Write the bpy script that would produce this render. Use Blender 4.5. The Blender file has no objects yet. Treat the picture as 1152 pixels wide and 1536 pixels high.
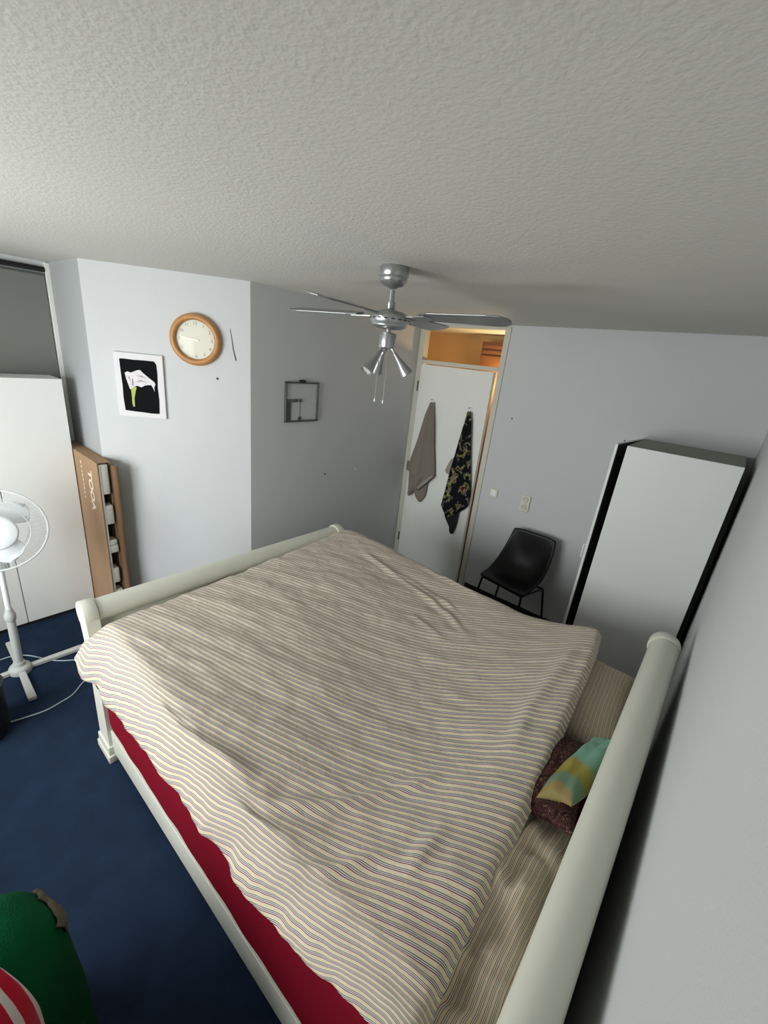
import bpy, bmesh, math, random
from math import sin, cos, pi, radians as R, sqrt, exp, atan2
from mathutils import Vector as V, noise, Matrix
random.seed(7)
S = bpy.context.scene
COL = S.collection

# ------------------------------------------------------------------ camera
CR = V((0.757624, 0.644276, 0.104471)); CU = V((-0.297464, 0.198364, 0.933899)); CF = V((-0.580965, 0.738621, -0.341934))
CO = V((0, 0, 2.15)); FPX = 633.66
cd = bpy.data.cameras.new('camera'); cam = bpy.data.objects.new('camera', cd); COL.objects.link(cam)
cam.matrix_world = Matrix(((CR.x, CU.x, -CF.x, CO.x), (CR.y, CU.y, -CF.y, CO.y), (CR.z, CU.z, -CF.z, CO.z), (0, 0, 0, 1)))
cd.sensor_fit = 'VERTICAL'; cd.sensor_height = 36; cd.lens = FPX / 1536 * 36; cd.clip_start = .02
S.camera = cam

def at(px, py, ax, val):
    """point of the room seen at a photo pixel on the plane axis=val"""
    d = CR * ((px - 576) / FPX) - CU * ((py - 768) / FPX) + CF
    return CO + d * ((val - CO[ax]) / d[ax])

# ------------------------------------------------------------------ materials
def lin(c):
    return tuple((x / 12.92 if x <= .04045 else ((x + .055) / 1.055) ** 2.4) for x in (v / 255 for v in c)) + (1,)

def mat(name, rgb, rough=.6, metal=0, bump=0, scale=200, var=0, vscale=3, detail=3, stretch=None, spec=.5, sheen=0):
    m = bpy.data.materials.new(name); m.use_nodes = True
    n = m.node_tree.nodes; l = m.node_tree.links; b = n['Principled BSDF']
    b.inputs['Base Color'].default_value = lin(rgb); b.inputs['Roughness'].default_value = rough
    b.inputs['Metallic'].default_value = metal; b.inputs['Specular IOR Level'].default_value = spec
    if sheen: b.inputs['Sheen Weight'].default_value = sheen
    tc = n.new('ShaderNodeTexCoord'); src = tc.outputs['Object']
    if stretch:
        mp = n.new('ShaderNodeMapping'); mp.inputs['Scale'].default_value = stretch; l.new(src, mp.inputs[0]); src = mp.outputs[0]
    if bump:
        t = n.new('ShaderNodeTexNoise'); t.inputs['Scale'].default_value = scale; t.inputs['Detail'].default_value = detail; l.new(src, t.inputs['Vector'])
        bp = n.new('ShaderNodeBump'); bp.inputs['Strength'].default_value = bump; bp.inputs['Distance'].default_value = .01
        l.new(t.outputs['Fac'], bp.inputs['Height']); l.new(bp.outputs[0], b.inputs['Normal'])
    if var:
        t = n.new('ShaderNodeTexNoise'); t.inputs['Scale'].default_value = vscale; t.inputs['Detail'].default_value = 4; l.new(src, t.inputs['Vector'])
        mx = n.new('ShaderNodeMix'); mx.data_type = 'RGBA'
        mx.inputs[6].default_value = lin(tuple(max(0, c * (1 - var)) for c in rgb)); mx.inputs[7].default_value = lin(tuple(min(255, c * (1 + var)) for c in rgb))
        l.new(t.outputs['Fac'], mx.inputs[0]); l.new(mx.outputs[2], b.inputs['Base Color'])
    return m

M = {}
M['wall'] = mat('wall_paint', (206, 208, 208), .75, bump=.12, scale=160, var=.015, vscale=2)
M['wallshade'] = mat('shaded_recess_wall', (172, 175, 175), .75, bump=.12, scale=160)  # wall paint with the shade of the recess put into the colour
M['ceil'] = mat('ceiling_stucco', (206, 205, 197), .85, bump=.22, scale=95, detail=4, var=.02, vscale=1.5)
M['carpet'] = mat('blue_carpet', (38, 54, 77), .95, bump=.8, scale=420, var=.18, vscale=9, spec=.1)
M['white'] = mat('white_furniture', (226, 228, 224), .45, var=.01)
M['whitel'] = mat('white_wardrobe_front', (242, 244, 240), .5, var=.01)
M['bedwhite'] = mat('cream_bed_lacquer', (216, 217, 203), .4, var=.012, vscale=6)
M['frame'] = mat('door_frame_paint', (205, 203, 188), .5)
M['doorp'] = mat('door_paint', (236, 237, 230), .5, var=.01)
M['black'] = mat('black_void', (14, 14, 14), .7)
M['topgrey'] = mat('grey_wardrobe_top', (150, 151, 142), .9)  # greyer than the white carcass under it
M['gap'] = mat('black_and_gap_shade', (20, 20, 19), .8)  # near black; on some parts it stands in for shade in gaps
M['leather'] = mat('black_leather', (9, 9, 10), .42, bump=.1, scale=300, spec=.32)
M['blackmetal'] = mat('black_metal', (12, 12, 13), .4, metal=.3)
M['silver'] = mat('silver_metal', (178, 180, 180), .32, metal=.85)
M['silverd'] = mat('silver_blade', (140, 142, 142), .35, metal=.6)
M['chain'] = mat('chain_metal', (200, 200, 195), .3, metal=.8)
M['lens'] = mat('lamp_lens', (235, 235, 230), .2)
M['plastic'] = mat('white_plastic', (246, 250, 250), .35)
M['greyplastic'] = mat('grey_plastic', (200, 203, 198), .45)
M['darkplastic'] = mat('dark_plastic', (30, 32, 34), .45)
M['cable'] = mat('grey_cable', (170, 182, 190), .5)
M['card'] = mat('cardboard', (166, 134, 102), .85, var=.08, vscale=14, stretch=(1, 1, .15))
M['cardd'] = mat('shaded_cardboard', (120, 92, 66), .9, var=.06)  # cardboard darkened to carry the shade on the torn flap
M['foam'] = mat('packing_foam', (206, 204, 194), .9, bump=.2, scale=150)
M['ink'] = mat('white_print', (238, 226, 206), .8)
M['wood'] = mat('clock_wood', (186, 134, 78), .38, var=.12, vscale=10, stretch=(1, 1, 4))
M['face'] = mat('clock_face', (226, 224, 208), .5)
M['tick'] = mat('clock_numerals', (138, 136, 126), .5)
M['brass'] = mat('pale_brass', (236, 228, 200), .3, metal=.3)
M['canvas'] = mat('white_canvas', (226, 224, 224), .8, bump=.1)
M['paintblack'] = mat('black_paint', (16, 18, 20), .85, spec=.1)
M['petal'] = mat('lily_petal', (222, 218, 220), .7, var=.10, vscale=40)
M['petals'] = mat('lily_petal_shade', (160, 152, 152), .7)
M['stem'] = mat('lily_stem', (176, 186, 92), .7, var=.15, vscale=30)
M['mframe'] = mat('dark_steel', (92, 96, 92), .45, metal=.4)
M['red'] = mat('dark_red_sheet', (120, 6, 30), .8, bump=.1, scale=90, var=.05, spec=.15)
M['grey'] = mat('grey_blind', (120, 123, 117), .8, var=.02)
M['trimw'] = mat('white_trim', (232, 234, 228), .5)
M['skirt'] = mat('dark_skirting', (40, 34, 28), .6)
M['hall'] = mat('hall_wall', (210, 180, 134), .8, var=.04)
M['hallwood'] = mat('hall_wood', (112, 70, 34), .6, var=.15, vscale=6, stretch=(1, 1, 8))
M['mark'] = mat('wall_mark', (96, 96, 94), .8)
M['towelgrey'] = mat('grey_towel', (128, 120, 108), .95, bump=.5, scale=260, var=.06, vscale=30, sheen=.3)
M['towelhem'] = mat('grey_towel_hem', (156, 148, 136), .95, bump=.3, scale=260)
M['green'] = mat('green_fleece', (5, 74, 40), .95, bump=.4, scale=160, var=.15, vscale=8, spec=.1)
M['beige'] = mat('beige_knit', (84, 80, 62), .95, bump=.6, scale=120, var=.2, vscale=40)
M['yellowwall'] = mat('aged_switch', (222, 220, 200), .5)

def glass(name, tint=(1, 1, 1, 1), ior=1.4):
    m = bpy.data.materials.new(name); m.use_nodes = True; n = m.node_tree.nodes; l = m.node_tree.links
    n.remove(n['Principled BSDF']); o = n['Material Output']
    t = n.new('ShaderNodeBsdfTransparent'); t.inputs[0].default_value = tint
    g = n.new('ShaderNodeBsdfGlossy'); g.inputs['Roughness'].default_value = .02
    fr = n.new('ShaderNodeFresnel'); fr.inputs[0].default_value = ior
    mx = n.new('ShaderNodeMixShader'); l.new(fr.outputs[0], mx.inputs[0]); l.new(t.outputs[0], mx.inputs[1]); l.new(g.outputs[0], mx.inputs[2]); l.new(mx.outputs[0], o.inputs[0])
    return m
M['glass'] = glass('clear_glass', ior=1.18)
M['glassw'] = glass('transom_glass', (.97, .95, .9, 1))

def ramp_mat(name, stops, per, coord='UV', axis=0, rough=.85, bump=.0, warp=0, wscale=4, bumpscale=60, sheen=.15, interp='CONSTANT'):
    """stripes across one UV axis; stops = (pos, rgb) over one period"""
    m = bpy.data.materials.new(name); m.use_nodes = True; n = m.node_tree.nodes; l = m.node_tree.links; b = n['Principled BSDF']
    b.inputs['Roughness'].default_value = rough; b.inputs['Specular IOR Level'].default_value = .2; b.inputs['Sheen Weight'].default_value = sheen
    tc = n.new('ShaderNodeTexCoord'); sp = n.new('ShaderNodeSeparateXYZ'); l.new(tc.outputs[coord], sp.inputs[0])
    v = sp.outputs[axis]
    if warp:
        t = n.new('ShaderNodeTexNoise'); t.inputs['Scale'].default_value = wscale; l.new(tc.outputs['Object'], t.inputs['Vector'])
        ma = n.new('ShaderNodeMath'); ma.operation = 'MULTIPLY_ADD'; ma.inputs[1].default_value = warp; l.new(t.outputs['Fac'], ma.inputs[0]); l.new(v, ma.inputs[2]); v = ma.outputs[0]
    d = n.new('ShaderNodeMath'); d.operation = 'DIVIDE'; d.inputs[1].default_value = per; l.new(v, d.inputs[0])
    f = n.new('ShaderNodeMath'); f.operation = 'FRACT'; l.new(d.outputs[0], f.inputs[0])
    cr = n.new('ShaderNodeValToRGB'); cr.color_ramp.interpolation = interp
    e = cr.color_ramp.elements
    e[0].position = stops[0][0]; e[0].color = lin(stops[0][1]); e[1].position = stops[1][0]; e[1].color = lin(stops[1][1])
    for p, c in stops[2:]:
        x = e.new(p); x.color = lin(c)
    l.new(f.outputs[0], cr.inputs[0]); l.new(cr.outputs[0], b.inputs['Base Color'])
    if bump:
        t = n.new('ShaderNodeTexNoise'); t.inputs['Scale'].default_value = bumpscale; t.inputs['Detail'].default_value = 5; l.new(tc.outputs['Object'], t.inputs['Vector'])
        bp = n.new('ShaderNodeBump'); bp.inputs['Strength'].default_value = bump; bp.inputs['Distance'].default_value = .01
        l.new(t.outputs['Fac'], bp.inputs['Height']); l.new(bp.outputs[0], b.inputs['Normal'])
    return m
STR = [(0, (214, 202, 172)), (.26, (222, 214, 200)), (.34, (112, 20, 40)), (.45, (216, 206, 198)), (.56, (72, 76, 110)), (.66, (220, 212, 198)), (.76, (66, 96, 90)), (.86, (220, 208, 176))]
M['stripe'] = ramp_mat('striped_duvet_cotton', STR, .0208, bump=.35, bumpscale=38)
STRP = [(0, (208, 194, 164)), (.28, (140, 50, 58)), (.37, (212, 202, 188)), (.52, (78, 86, 112)), (.61, (212, 202, 182)), (.76, (78, 100, 94)), (.84, (204, 188, 158))]
M['stripep'] = ramp_mat('striped_pillow_cotton', STRP, .0165, bump=.4, bumpscale=30, warp=.02, wscale=7)
M['candy'] = ramp_mat('red_white_striped_cloth', [(0, (176, 14, 44)), (.66, (206, 196, 192))], .06, warp=.03, wscale=5)

def blotch(name, cols, scale, detail=2, rough=.9, dist=0, kind='noise', interp='CONSTANT', bump=0):
    m = bpy.data.materials.new(name); m.use_nodes = True; n = m.node_tree.nodes; l = m.node_tree.links; b = n['Principled BSDF']
    b.inputs['Roughness'].default_value = rough; b.inputs['Specular IOR Level'].default_value = .25
    tc = n.new('ShaderNodeTexCoord')
    t = n.new('ShaderNodeTexNoise'); t.inputs['Scale'].default_value = scale; t.inputs['Detail'].default_value = detail; t.inputs['Distortion'].default_value = dist
    l.new(tc.outputs['Object'], t.inputs['Vector'])
    cr = n.new('ShaderNodeValToRGB'); cr.color_ramp.interpolation = interp; e = cr.color_ramp.elements
    e[0].position = cols[0][0]; e[0].color = lin(cols[0][1]); e[1].position = cols[1][0]; e[1].color = lin(cols[1][1])
    for p, c in cols[2:]:
        x = e.new(p); x.color = lin(c)
    l.new(t.outputs['Fac'], cr.inputs[0]); l.new(cr.outputs[0], b.inputs['Base Color'])
    if bump:
        bp = n.new('ShaderNodeBump'); bp.inputs['Strength'].default_value = bump; bp.inputs['Distance'].default_value = .01
        l.new(t.outputs['Fac'], bp.inputs['Height']); l.new(bp.outputs[0], b.inputs['Normal'])
    return m
M['floral'] = blotch('black_floral_towel', [(0, (12, 13, 16)), (.47, (14, 14, 17)), (.52, (120, 118, 104)), (.55, (20, 20, 24)), (.58, (150, 148, 84)), (.63, (18, 18, 22)), (.67, (128, 48, 52)), (.70, (130, 128, 112))], 13, 2, dist=.6)
M['paisley'] = blotch('brown_paisley', [(0, (40, 22, 26)), (.40, (58, 34, 34)), (.46, (112, 82, 60)), (.49, (34, 22, 28)), (.55, (88, 40, 44)), (.60, (30, 28, 34)), (.66, (120, 92, 66))], 26, 2, dist=3.0, bump=.3)
def zoned(name):
    """green cushion: pale turquoise, a mustard band, mixed end - along its own length"""
    m = bpy.data.materials.new(name); m.use_nodes = True; n = m.node_tree.nodes; l = m.node_tree.links; b = n['Principled BSDF']; b.inputs['Roughness'].default_value = .8
    tc = n.new('ShaderNodeTexCoord'); sp = n.new('ShaderNodeSeparateXYZ'); l.new(tc.outputs['UV'], sp.inputs[0])
    t = n.new('ShaderNodeTexNoise'); t.inputs['Scale'].default_value = 9; t.inputs['Detail'].default_value = 2; l.new(tc.outputs['Object'], t.inputs['Vector'])
    ma = n.new('ShaderNodeMath'); ma.operation = 'MULTIPLY_ADD'; ma.inputs[1].default_value = .34; l.new(t.outputs['Fac'], ma.inputs[0]); l.new(sp.outputs[1], ma.inputs[2])
    cr = n.new('ShaderNodeValToRGB'); e = cr.color_ramp.elements
    st = [(.10, (122, 120, 72)), (.22, (140, 116, 66)), (.27, (98, 128, 104)), (.38, (104, 128, 100)), (.45, (136, 126, 46)), (.58, (142, 134, 58)), (.62, (112, 156, 134)), (.95, (122, 166, 146)), (1, (124, 166, 146))]
    e[0].position, e[0].color = st[0][0], lin(st[0][1]); e[1].position, e[1].color = st[1][0], lin(st[1][1])
    for p, c in st[2:]:
        x = e.new(p); x.color = lin(c)
    l.new(ma.outputs[0], cr.inputs[0]); l.new(cr.outputs[0], b.inputs['Base Color'])
    return m
M['cushion'] = zoned('turquoise_mustard_cushion')

# ------------------------------------------------------------------ mesh helpers
class MB:
    def __init__(s): s.bm = bmesh.new()
    def box(s, x0, x1, y0, y1, z0, z1, bev=0):
        b2 = bmesh.new(); r = bmesh.ops.create_cube(b2, size=1)
        for v in b2.verts: v.co = V(((x0 + x1) / 2 + v.co.x * (x1 - x0), (y0 + y1) / 2 + v.co.y * (y1 - y0), (z0 + z1) / 2 + v.co.z * (z1 - z0)))
        if bev: bmesh.ops.bevel(b2, geom=b2.edges[:], offset=bev, segments=3, affect='EDGES', profile=.5)
        s._merge(b2); return s
    def _merge(s, b2):
        me = bpy.data.meshes.new('t'); b2.to_mesh(me); b2.free(); s.bm.from_mesh(me); bpy.data.meshes.remove(me)
    def tube(s, pts, r, seg=10, cap=True, closed=False):
        pts = [V(p) for p in pts]; n = len(pts); rs = r if isinstance(r, (list, tuple)) else [r] * n
        rings = []; up = None
        for i, p in enumerate(pts):
            if closed: t = (pts[(i + 1) % n] - pts[i - 1]).normalized()
            else: t = (pts[min(i + 1, n - 1)] - pts[max(i - 1, 0)]).normalized()
            if up is None: up = t.orthogonal().normalized()
            up = (up - t * up.dot(t)); up = up.normalized() if up.length > 1e-6 else t.orthogonal().normalized()
            w = t.cross(up)
            rings.append([s.bm.verts.new(p + (up * cos(2 * pi * k / seg) + w * sin(2 * pi * k / seg)) * rs[i]) for k in range(seg)])
        for i in range(n if closed else n - 1):
            a, b = rings[i], rings[(i + 1) % n]
            for k in range(seg): s.bm.faces.new((a[k], a[(k + 1) % seg], b[(k + 1) % seg], b[k]))
        if cap and not closed: s.bm.faces.new(rings[0][::-1]); s.bm.faces.new(rings[-1])
        return s
    def lathe(s, prof, o=(0, 0, 0), ax=(0, 0, 1), seg=40):
        """prof = (radius, height) list; closed ends"""
        ax = V(ax).normalized(); u = ax.orthogonal().normalized(); w = ax.cross(u); o = V(o); rings = []
        for r, h in prof:
            rings.append([s.bm.verts.new(o + ax * h + (u * cos(2 * pi * k / seg) + w * sin(2 * pi * k / seg)) * max(r, 1e-4)) for k in range(seg)])
        for a, b in zip(rings, rings[1:]):
            for k in range(seg): s.bm.faces.new((a[k], a[(k + 1) % seg], b[(k + 1) % seg], b[k]))
        s.bm.faces.new(rings[0][::-1]); s.bm.faces.new(rings[-1]); return s
    def prism(s, poly, d, o=(0, 0, 0), eu=(1, 0, 0), ev=(0, 0, 1)):
        """polygon in (eu, ev), extruded by vector d"""
        o = V(o); eu = V(eu); ev = V(ev); d = V(d)
        a = [s.bm.verts.new(o + eu * x + ev * y) for x, y in poly]; b = [s.bm.verts.new(v.co + d) for v in a]
        s.bm.faces.new(a); s.bm.faces.new(b[::-1]); n = len(a)
        for k in range(n): s.bm.faces.new((a[k], b[k], b[(k + 1) % n], a[(k + 1) % n]))
        return s
    def grid(s, rows, uv=None):
        vs = [[s.bm.verts.new(p) for p in r] for r in rows]
        L = s.bm.loops.layers.uv.verify() if uv else None
        for i in range(len(vs) - 1):
            for j in range(len(vs[0]) - 1):
                f = s.bm.faces.new((vs[i][j], vs[i][j + 1], vs[i + 1][j + 1], vs[i + 1][j]))
                if uv:
                    for lp, (a, b) in zip(f.loops, ((i, j), (i, j + 1), (i + 1, j + 1), (i + 1, j))): lp[L].uv = uv[a][b]
        return s
    def build(s, name, m, parent=None, smooth=None, at0=None, bevel=0):
        bmesh.ops.recalc_face_normals(s.bm, faces=s.bm.faces)
        me = bpy.data.meshes.new(name)
        if parent is not None and at0 is None: at0 = world_loc(parent)
        if at0 is not None: bmesh.ops.translate(s.bm, verts=s.bm.verts, vec=-V(at0))
        s.bm.to_mesh(me); s.bm.free()
        if smooth is not None:
            for p in me.polygons: p.use_smooth = True
            me.set_sharp_from_angle(angle=R(smooth))
        me.materials.append(m)
        o = bpy.data.objects.new(name, me); COL.objects.link(o)
        if at0 is not None and parent is None: o.location = at0
        if parent is not None: o.parent = parent
        if bevel:
            md = o.modifiers.new('bevel', 'BEVEL'); md.width = bevel; md.segments = 2; md.limit_method = 'ANGLE'; md.angle_limit = R(40)
        return o
def world_loc(o):
    p = V(o.location); q = o.parent
    while q: p = p + V(q.location); q = q.parent
    return p
def thing(name, label, cat, loc, group=None):
    o = bpy.data.objects.new(name, None); COL.objects.link(o); o.location = loc; o.empty_display_size = .1
    o['label'] = label; o['category'] = cat
    if group: o['group'] = group
    return o
def tag(o, label, cat, group=None):
    o['label'] = label; o['category'] = cat
    if group: o['group'] = group
    return o
def struct(o): o['kind'] = 'structure'; return o
def text(body, size, m, name, parent, mw, extr=.0008, align='CENTER', fat=0):
    cu = bpy.data.curves.new(name, 'FONT'); cu.body = body; cu.size = size; cu.extrude = extr; cu.offset = fat; cu.align_x = align; cu.align_y = 'CENTER'
    t = bpy.data.objects.new(name, cu); COL.objects.link(t)
    dg = bpy.context.evaluated_depsgraph_get(); me = bpy.data.meshes.new_from_object(t.evaluated_get(dg))
    bpy.data.objects.remove(t); bpy.data.curves.remove(cu)
    me.transform(Matrix.Translation(-world_loc(parent)) @ mw); me.materials.clear(); me.materials.append(m)
    o = bpy.data.objects.new(name, me); COL.objects.link(o); o.parent = parent; return o

# ------------------------------------------------------------------ room
H = 2.5117; XR = .1318; YB = 3.6123; XG = -2.6325; Y1 = 1.7218
P2 = V((-3.2985, .981, 0)); P1 = V((XG, Y1, 0)); XL = -3.89; YN = -1.15
T = .12
struct(MB().box(XL - T, XR + T, YN - T, YB + 2.2, -.1, 0).build('floor', M['carpet']))
struct(MB().box(XL - T, XR + T, YN - T, YB + 2.2, H, H + .1).build('ceiling', M['ceil']))
struct(MB().box(XR, XR + T, YN - T, YB + T, 0, H).build('wall_right', M['wall']))
DX0, DX1 = -2.62, -1.70
struct(MB().box(DX1, XR + T, YB, YB + T, 0, H).build('wall_back', M['wall']))
# solid shaft behind the grey wall and the diagonal wall
struct(MB().box(XG - T, XG, Y1, YB + T, 0, H).build('wall_alcove', M['wall']))
dd = (P1 - P2).normalized(); dn = V((dd.y, -dd.x, 0))
struct(MB().prism([(0, 0), ((P1 - P2).length, 0), ((P1 - P2).length, H), (0, H)], -dn * T, P2, dd, (0, 0, 1)).build('wall_diagonal', M['wall']))
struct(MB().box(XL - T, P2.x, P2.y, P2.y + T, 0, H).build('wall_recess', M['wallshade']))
struct(MB().box(XL - T, XL, YN - T, P2.y + T, 0, H).build('wall_left', M['wall']))
# near wall, behind the photographer, with the window that lights the room
WX0, WX1, WZ0, WZ1 = -3.00, -1.10, .80, 2.20
nw = MB()
nw.box(XL - T, WX0, YN - T, YN, 0, H); nw.box(WX1, XR + T, YN - T, YN, 0, H); nw.box(WX0, WX1, YN - T, YN, 0, WZ0); nw.box(WX0, WX1, YN - T, YN, WZ1, H)
struct(nw.build('wall_near', M['wall']))
wf = MB()
for x0, x1 in ((WX0, WX0 + .06), (WX1 - .06, WX1), ((WX0 + WX1) / 2 - .04, (WX0 + WX1) / 2 + .04)): wf.box(x0, x1, YN - .09, YN - .03, WZ0, WZ1)
wf.box(WX0, WX1, YN - .09, YN - .03, WZ0, WZ0 + .06); wf.box(WX0, WX1, YN - .09, YN - .03, WZ1 - .06, WZ1)
win = struct(wf.build('window_1', M['frame'], at0=V((WX0, YN - .06, WZ0))))
MB().box(WX0 + .05, WX1 - .05, YN - .063, YN - .058, WZ0 + .05, WZ1 - .05).build('pane', M['glass'], win)
# blind over the left wall, white corner trim, head rail blackened as the ceiling gap's shade
bl = thing('roller_blind', 'flat grey roller blind hanging to the ceiling above the left wardrobe', 'blind', (XL + .02, .4, 1.0))
MB().box(XL + .012, XL + .016, -.35, .945, .9, H - .075).build('blind_fabric', M['grey'], bl)
MB().tube([(XL + .016, -.35, H - .05), (XL + .016, .95, H - .05)], .016, 12).build('head_rail', M['gap'], bl, 50)
MB().box(XL + .011, XL + .018, -.35, .945, H - .088, H - .075).build('top_hem', M['mframe'], bl)
struct(MB().box(XL, XL + .028, P2.y - .028, P2.y, 0, H - .004, .004).build('trim_1', M['trimw']))
# skirting
struct(MB().box(DX1 + .02, XR, YB - .014, YB, 0, .075).build('baseboard_back', M['skirt']))
struct(MB().box(XR - .014, XR, YN, YB - .015, 0, .075).build('baseboard_right', M['skirt']))
struct(MB().box(XG, XG + .014, Y1, YB, 0, .075).build('baseboard_alcove', M['skirt']))
# hall behind the door
struct(MB().box(-3.4, -.6, YB + 1.15, YB + 1.25, 0, H).build('wall_hall_far', M['hall']))
struct(MB().box(-3.5, -3.4, YB + T, YB + 1.25, 0, H).build('wall_hall_left', M['hall']))
struct(MB().box(-.7, -.6, YB + T, YB + 1.15, 0, H).build('wall_hall_right', M['hall']))
struct(MB().box(XL, XG - T, YB, YB + T, 0, H).build('wall_hall_near', M['hall']))
hc = thing('hall_cupboard', 'brown slatted wooden cupboard in the hall seen through the transom', 'cupboard', (-2.1, YB + 1.0, 0))
MB().box(-2.45, -1.4, YB + .93, YB + 1.148, 0, 2.43).build('carcass', M['hallwood'], hc)
sl = MB()
for k in range(3): sl.box(-2.43, -1.42, YB + .915, YB + .93, 2.25 + k * .055, 2.285 + k * .055)
sl.build('slat', M['hallwood'], hc)
# door frame
df = MB(); JY0, JY1 = YB - .012, YB + .13
df.box(DX0 - .01, -2.572, JY0, YB + .07, 0, 2.495); df.box(-1.752, DX1, JY0, JY1, 0, 2.495)
df.box(-2.572, -1.752, JY0, YB + .07, 2.472, 2.495); df.box(-2.572, -1.752, JY0, JY1, 2.135, 2.170)
fr = struct(df.build('trim_2', M['frame'], bevel=.003))
MB().box(-2.572, -1.752, YB + .05, YB + .055, 2.17, 2.472).build('transom_pane', M['glassw'], fr)
MB().box(DX0, DX1, YB, YB + T, 2.495, H).build('lintel', M['wall'], fr)
MB().box(-2.62, -2.572, JY0 - .012, JY0 + .01, 2.462, 2.492, .004).build('corner_bracket', M['frame'], fr)
# door leaf: hinged left, ajar into the room
DOOR = V((-2.578, YB - .006, 0)); ang = -R(3.2)
door = struct(bpy.data.objects.new('door_1', None)); COL.objects.link(door); door.location = DOOR; door.rotation_euler = (0, 0, ang)
dm = MB().box(.004, .812, .0, .04, .012, 2.128, .003)
o = dm.build('door_leaf', M['doorp'], at0=V((0, 0, 0))); o.parent = door
for z in (1.92, 1.1, .28):
    o = MB().tube([(-.004, -.008, z - .05), (-.004, -.008, z + .05)], .008, 10).build('hinge', M['mframe'], at0=V((0, 0, 0))); o.parent = door

# ------------------------------------------------------------------ wall fittings
def wallmark(px, py, m, name, label, cat, plane, r=.006, d=.006):
    ax, val, n = plane; p = at(px, py, ax, val)
    o = MB().lathe([(r, 0), (r, d * .5), (r * .6, d)], p, n, 14).build(name, m, at0=p, smooth=50); return tag(o, label, cat)
wallmark(487, 711, M['mark'], 'wall_screw', 'dark screw head in the grey alcove wall below the framed panel', 'screw', (0, XG, (1, 0, 0)), .009)
wallmark(533, 703, M['plastic'], 'wall_plug', 'tiny white wall plug in the alcove wall nearest the door', 'wall plug', (0, XG, (1, 0, 0)), .008)
wallmark(768, 628, M['mark'], 'wall_screw', 'tiny dark screw in the back wall right of the door frame', 'screw', (1, YB, (0, -1, 0)), .007)
wallmark(937, 661, M['mark'], 'wall_screw', 'tiny dark screw in the back wall just above the right wardrobe', 'screw', (1, YB, (0, -1, 0)), .006)
def dpt(u, z, off=0): return P2 + dd * u + dn * off + V((0, 0, z))       # on the diagonal wall
def dhit(px, py):
    d = CR * ((px - 576) / FPX) - CU * ((py - 768) / FPX) + CF; p = CO + d * ((P2 - CO).dot(dn) / d.dot(dn)); return (p - P2).dot(dd), p.z
u, z = dhit(326, 568); tag(MB().lathe([(.008, 0), (.007, .004), (.003, .008)], dpt(u, z), dn, 14).build('wall_plug', M['mark'], at0=dpt(u, z), smooth=50), 'small grey plug in the pale diagonal wall under the clock', 'wall plug')
cr = [dhit(345, 493), dhit(348, 510), dhit(350, 525), dhit(354, 541)]
tag(MB().tube([dpt(a, b, .002) for a, b in cr], [.0012, .0022, .003, .0036], 6).build('hanging_wire', M['mark'], at0=dpt(*cr[0])), 'thin dark wire on the pale wall right of the clock', 'wire')
# switch and socket
p = at(741, 739, 1, YB); sw = thing('light_switch', 'square off-white light switch beside the door frame', 'light switch', p)
MB().box(p.x - .042, p.x + .042, YB - .012, YB, p.z - .042, p.z + .042, .004).build('plate', M['yellowwall'], sw)
MB().box(p.x - .024, p.x + .03, YB - .02, YB - .012, p.z - .028, p.z + .03, .003).build('rocker', M['plastic'], sw)
p = at(788, 755, 1, YB); so = thing('wall_socket', 'double upright off-white socket on the wall above the chair', 'socket', p)
MB().box(p.x - .042, p.x + .042, YB - .016, YB, p.z - .075, p.z + .075, .005).build('plate', M['yellowwall'], so)
for s_ in (-1, 1):
    MB().lathe([(.020, 0), (.027, .003), (.026, .006), (.018, .0055), (.014, .002)], (p.x, YB - .016, p.z + s_ * .036), (0, -1, 0), 24).build('outlet', M['frame'], so, 40)
# framed panel on the grey wall
a = at(427, 572, 0, XG); b = at(474, 631, 0, XG); y0, y1, z0, z1 = a.y, b.y, b.z, a.z
fp = thing('wall_frame', 'small rectangular panel in a thin dark metal frame on the grey wall', 'frame', (XG, (y0 + y1) / 2, z0))
f_ = MB()
for q in ((y0, y0 + .012, z0, z1), (y1 - .012, y1, z0, z1), (y0, y1, z0, z0 + .012), (y0, y1, z1 - .012, z1)): f_.box(XG, XG + .02, *q)
f_.build('border', M['mframe'], fp, bevel=.002)
M['panelgrey'] = mat('pale_panel', (196, 200, 198), .3)
MB().box(XG, XG + .006, y0 + .012, y1 - .012, z0 + .012, z1 - .012).build('panel', M['panelgrey'], fp)
MB().box(XG + .006, XG + .010, y0 + .012, y0 + .048, z0 + .012, z0 + .155).build('side_strip', M['mark'], fp)
MB().box(XG + .006, XG + .014, y0 + .046, y0 + .054, z0 + .012, z0 + .165).build('upright_bar', M['mframe'], fp)
for q in ((y0 + .014, y0 + .062), (y0 + .075, y0 + .120), (y0 + .136, y0 + .154)):
    MB().box(XG + .006, XG + .018, q[0], q[1], z0 + .150, z0 + .172, .002).build('hook_plate', M['mframe'], fp)
MB().box(XG + .006, XG + .009, y0 + .143, y0 + .146, z0 + .03, z0 + .150).build('cord', M['mark'], fp)
MB().box(XG + .006, XG + .014, y0 + .128, y0 + .156, z0 + .012, z0 + .038).build('square_clip', M['mframe'], fp)
MB().box(XG, XG + .024, y0 + .135, y0 + .18, z1 - .002, z1 + .016, .003).build('hanger', M['blackmetal'], fp)
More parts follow.
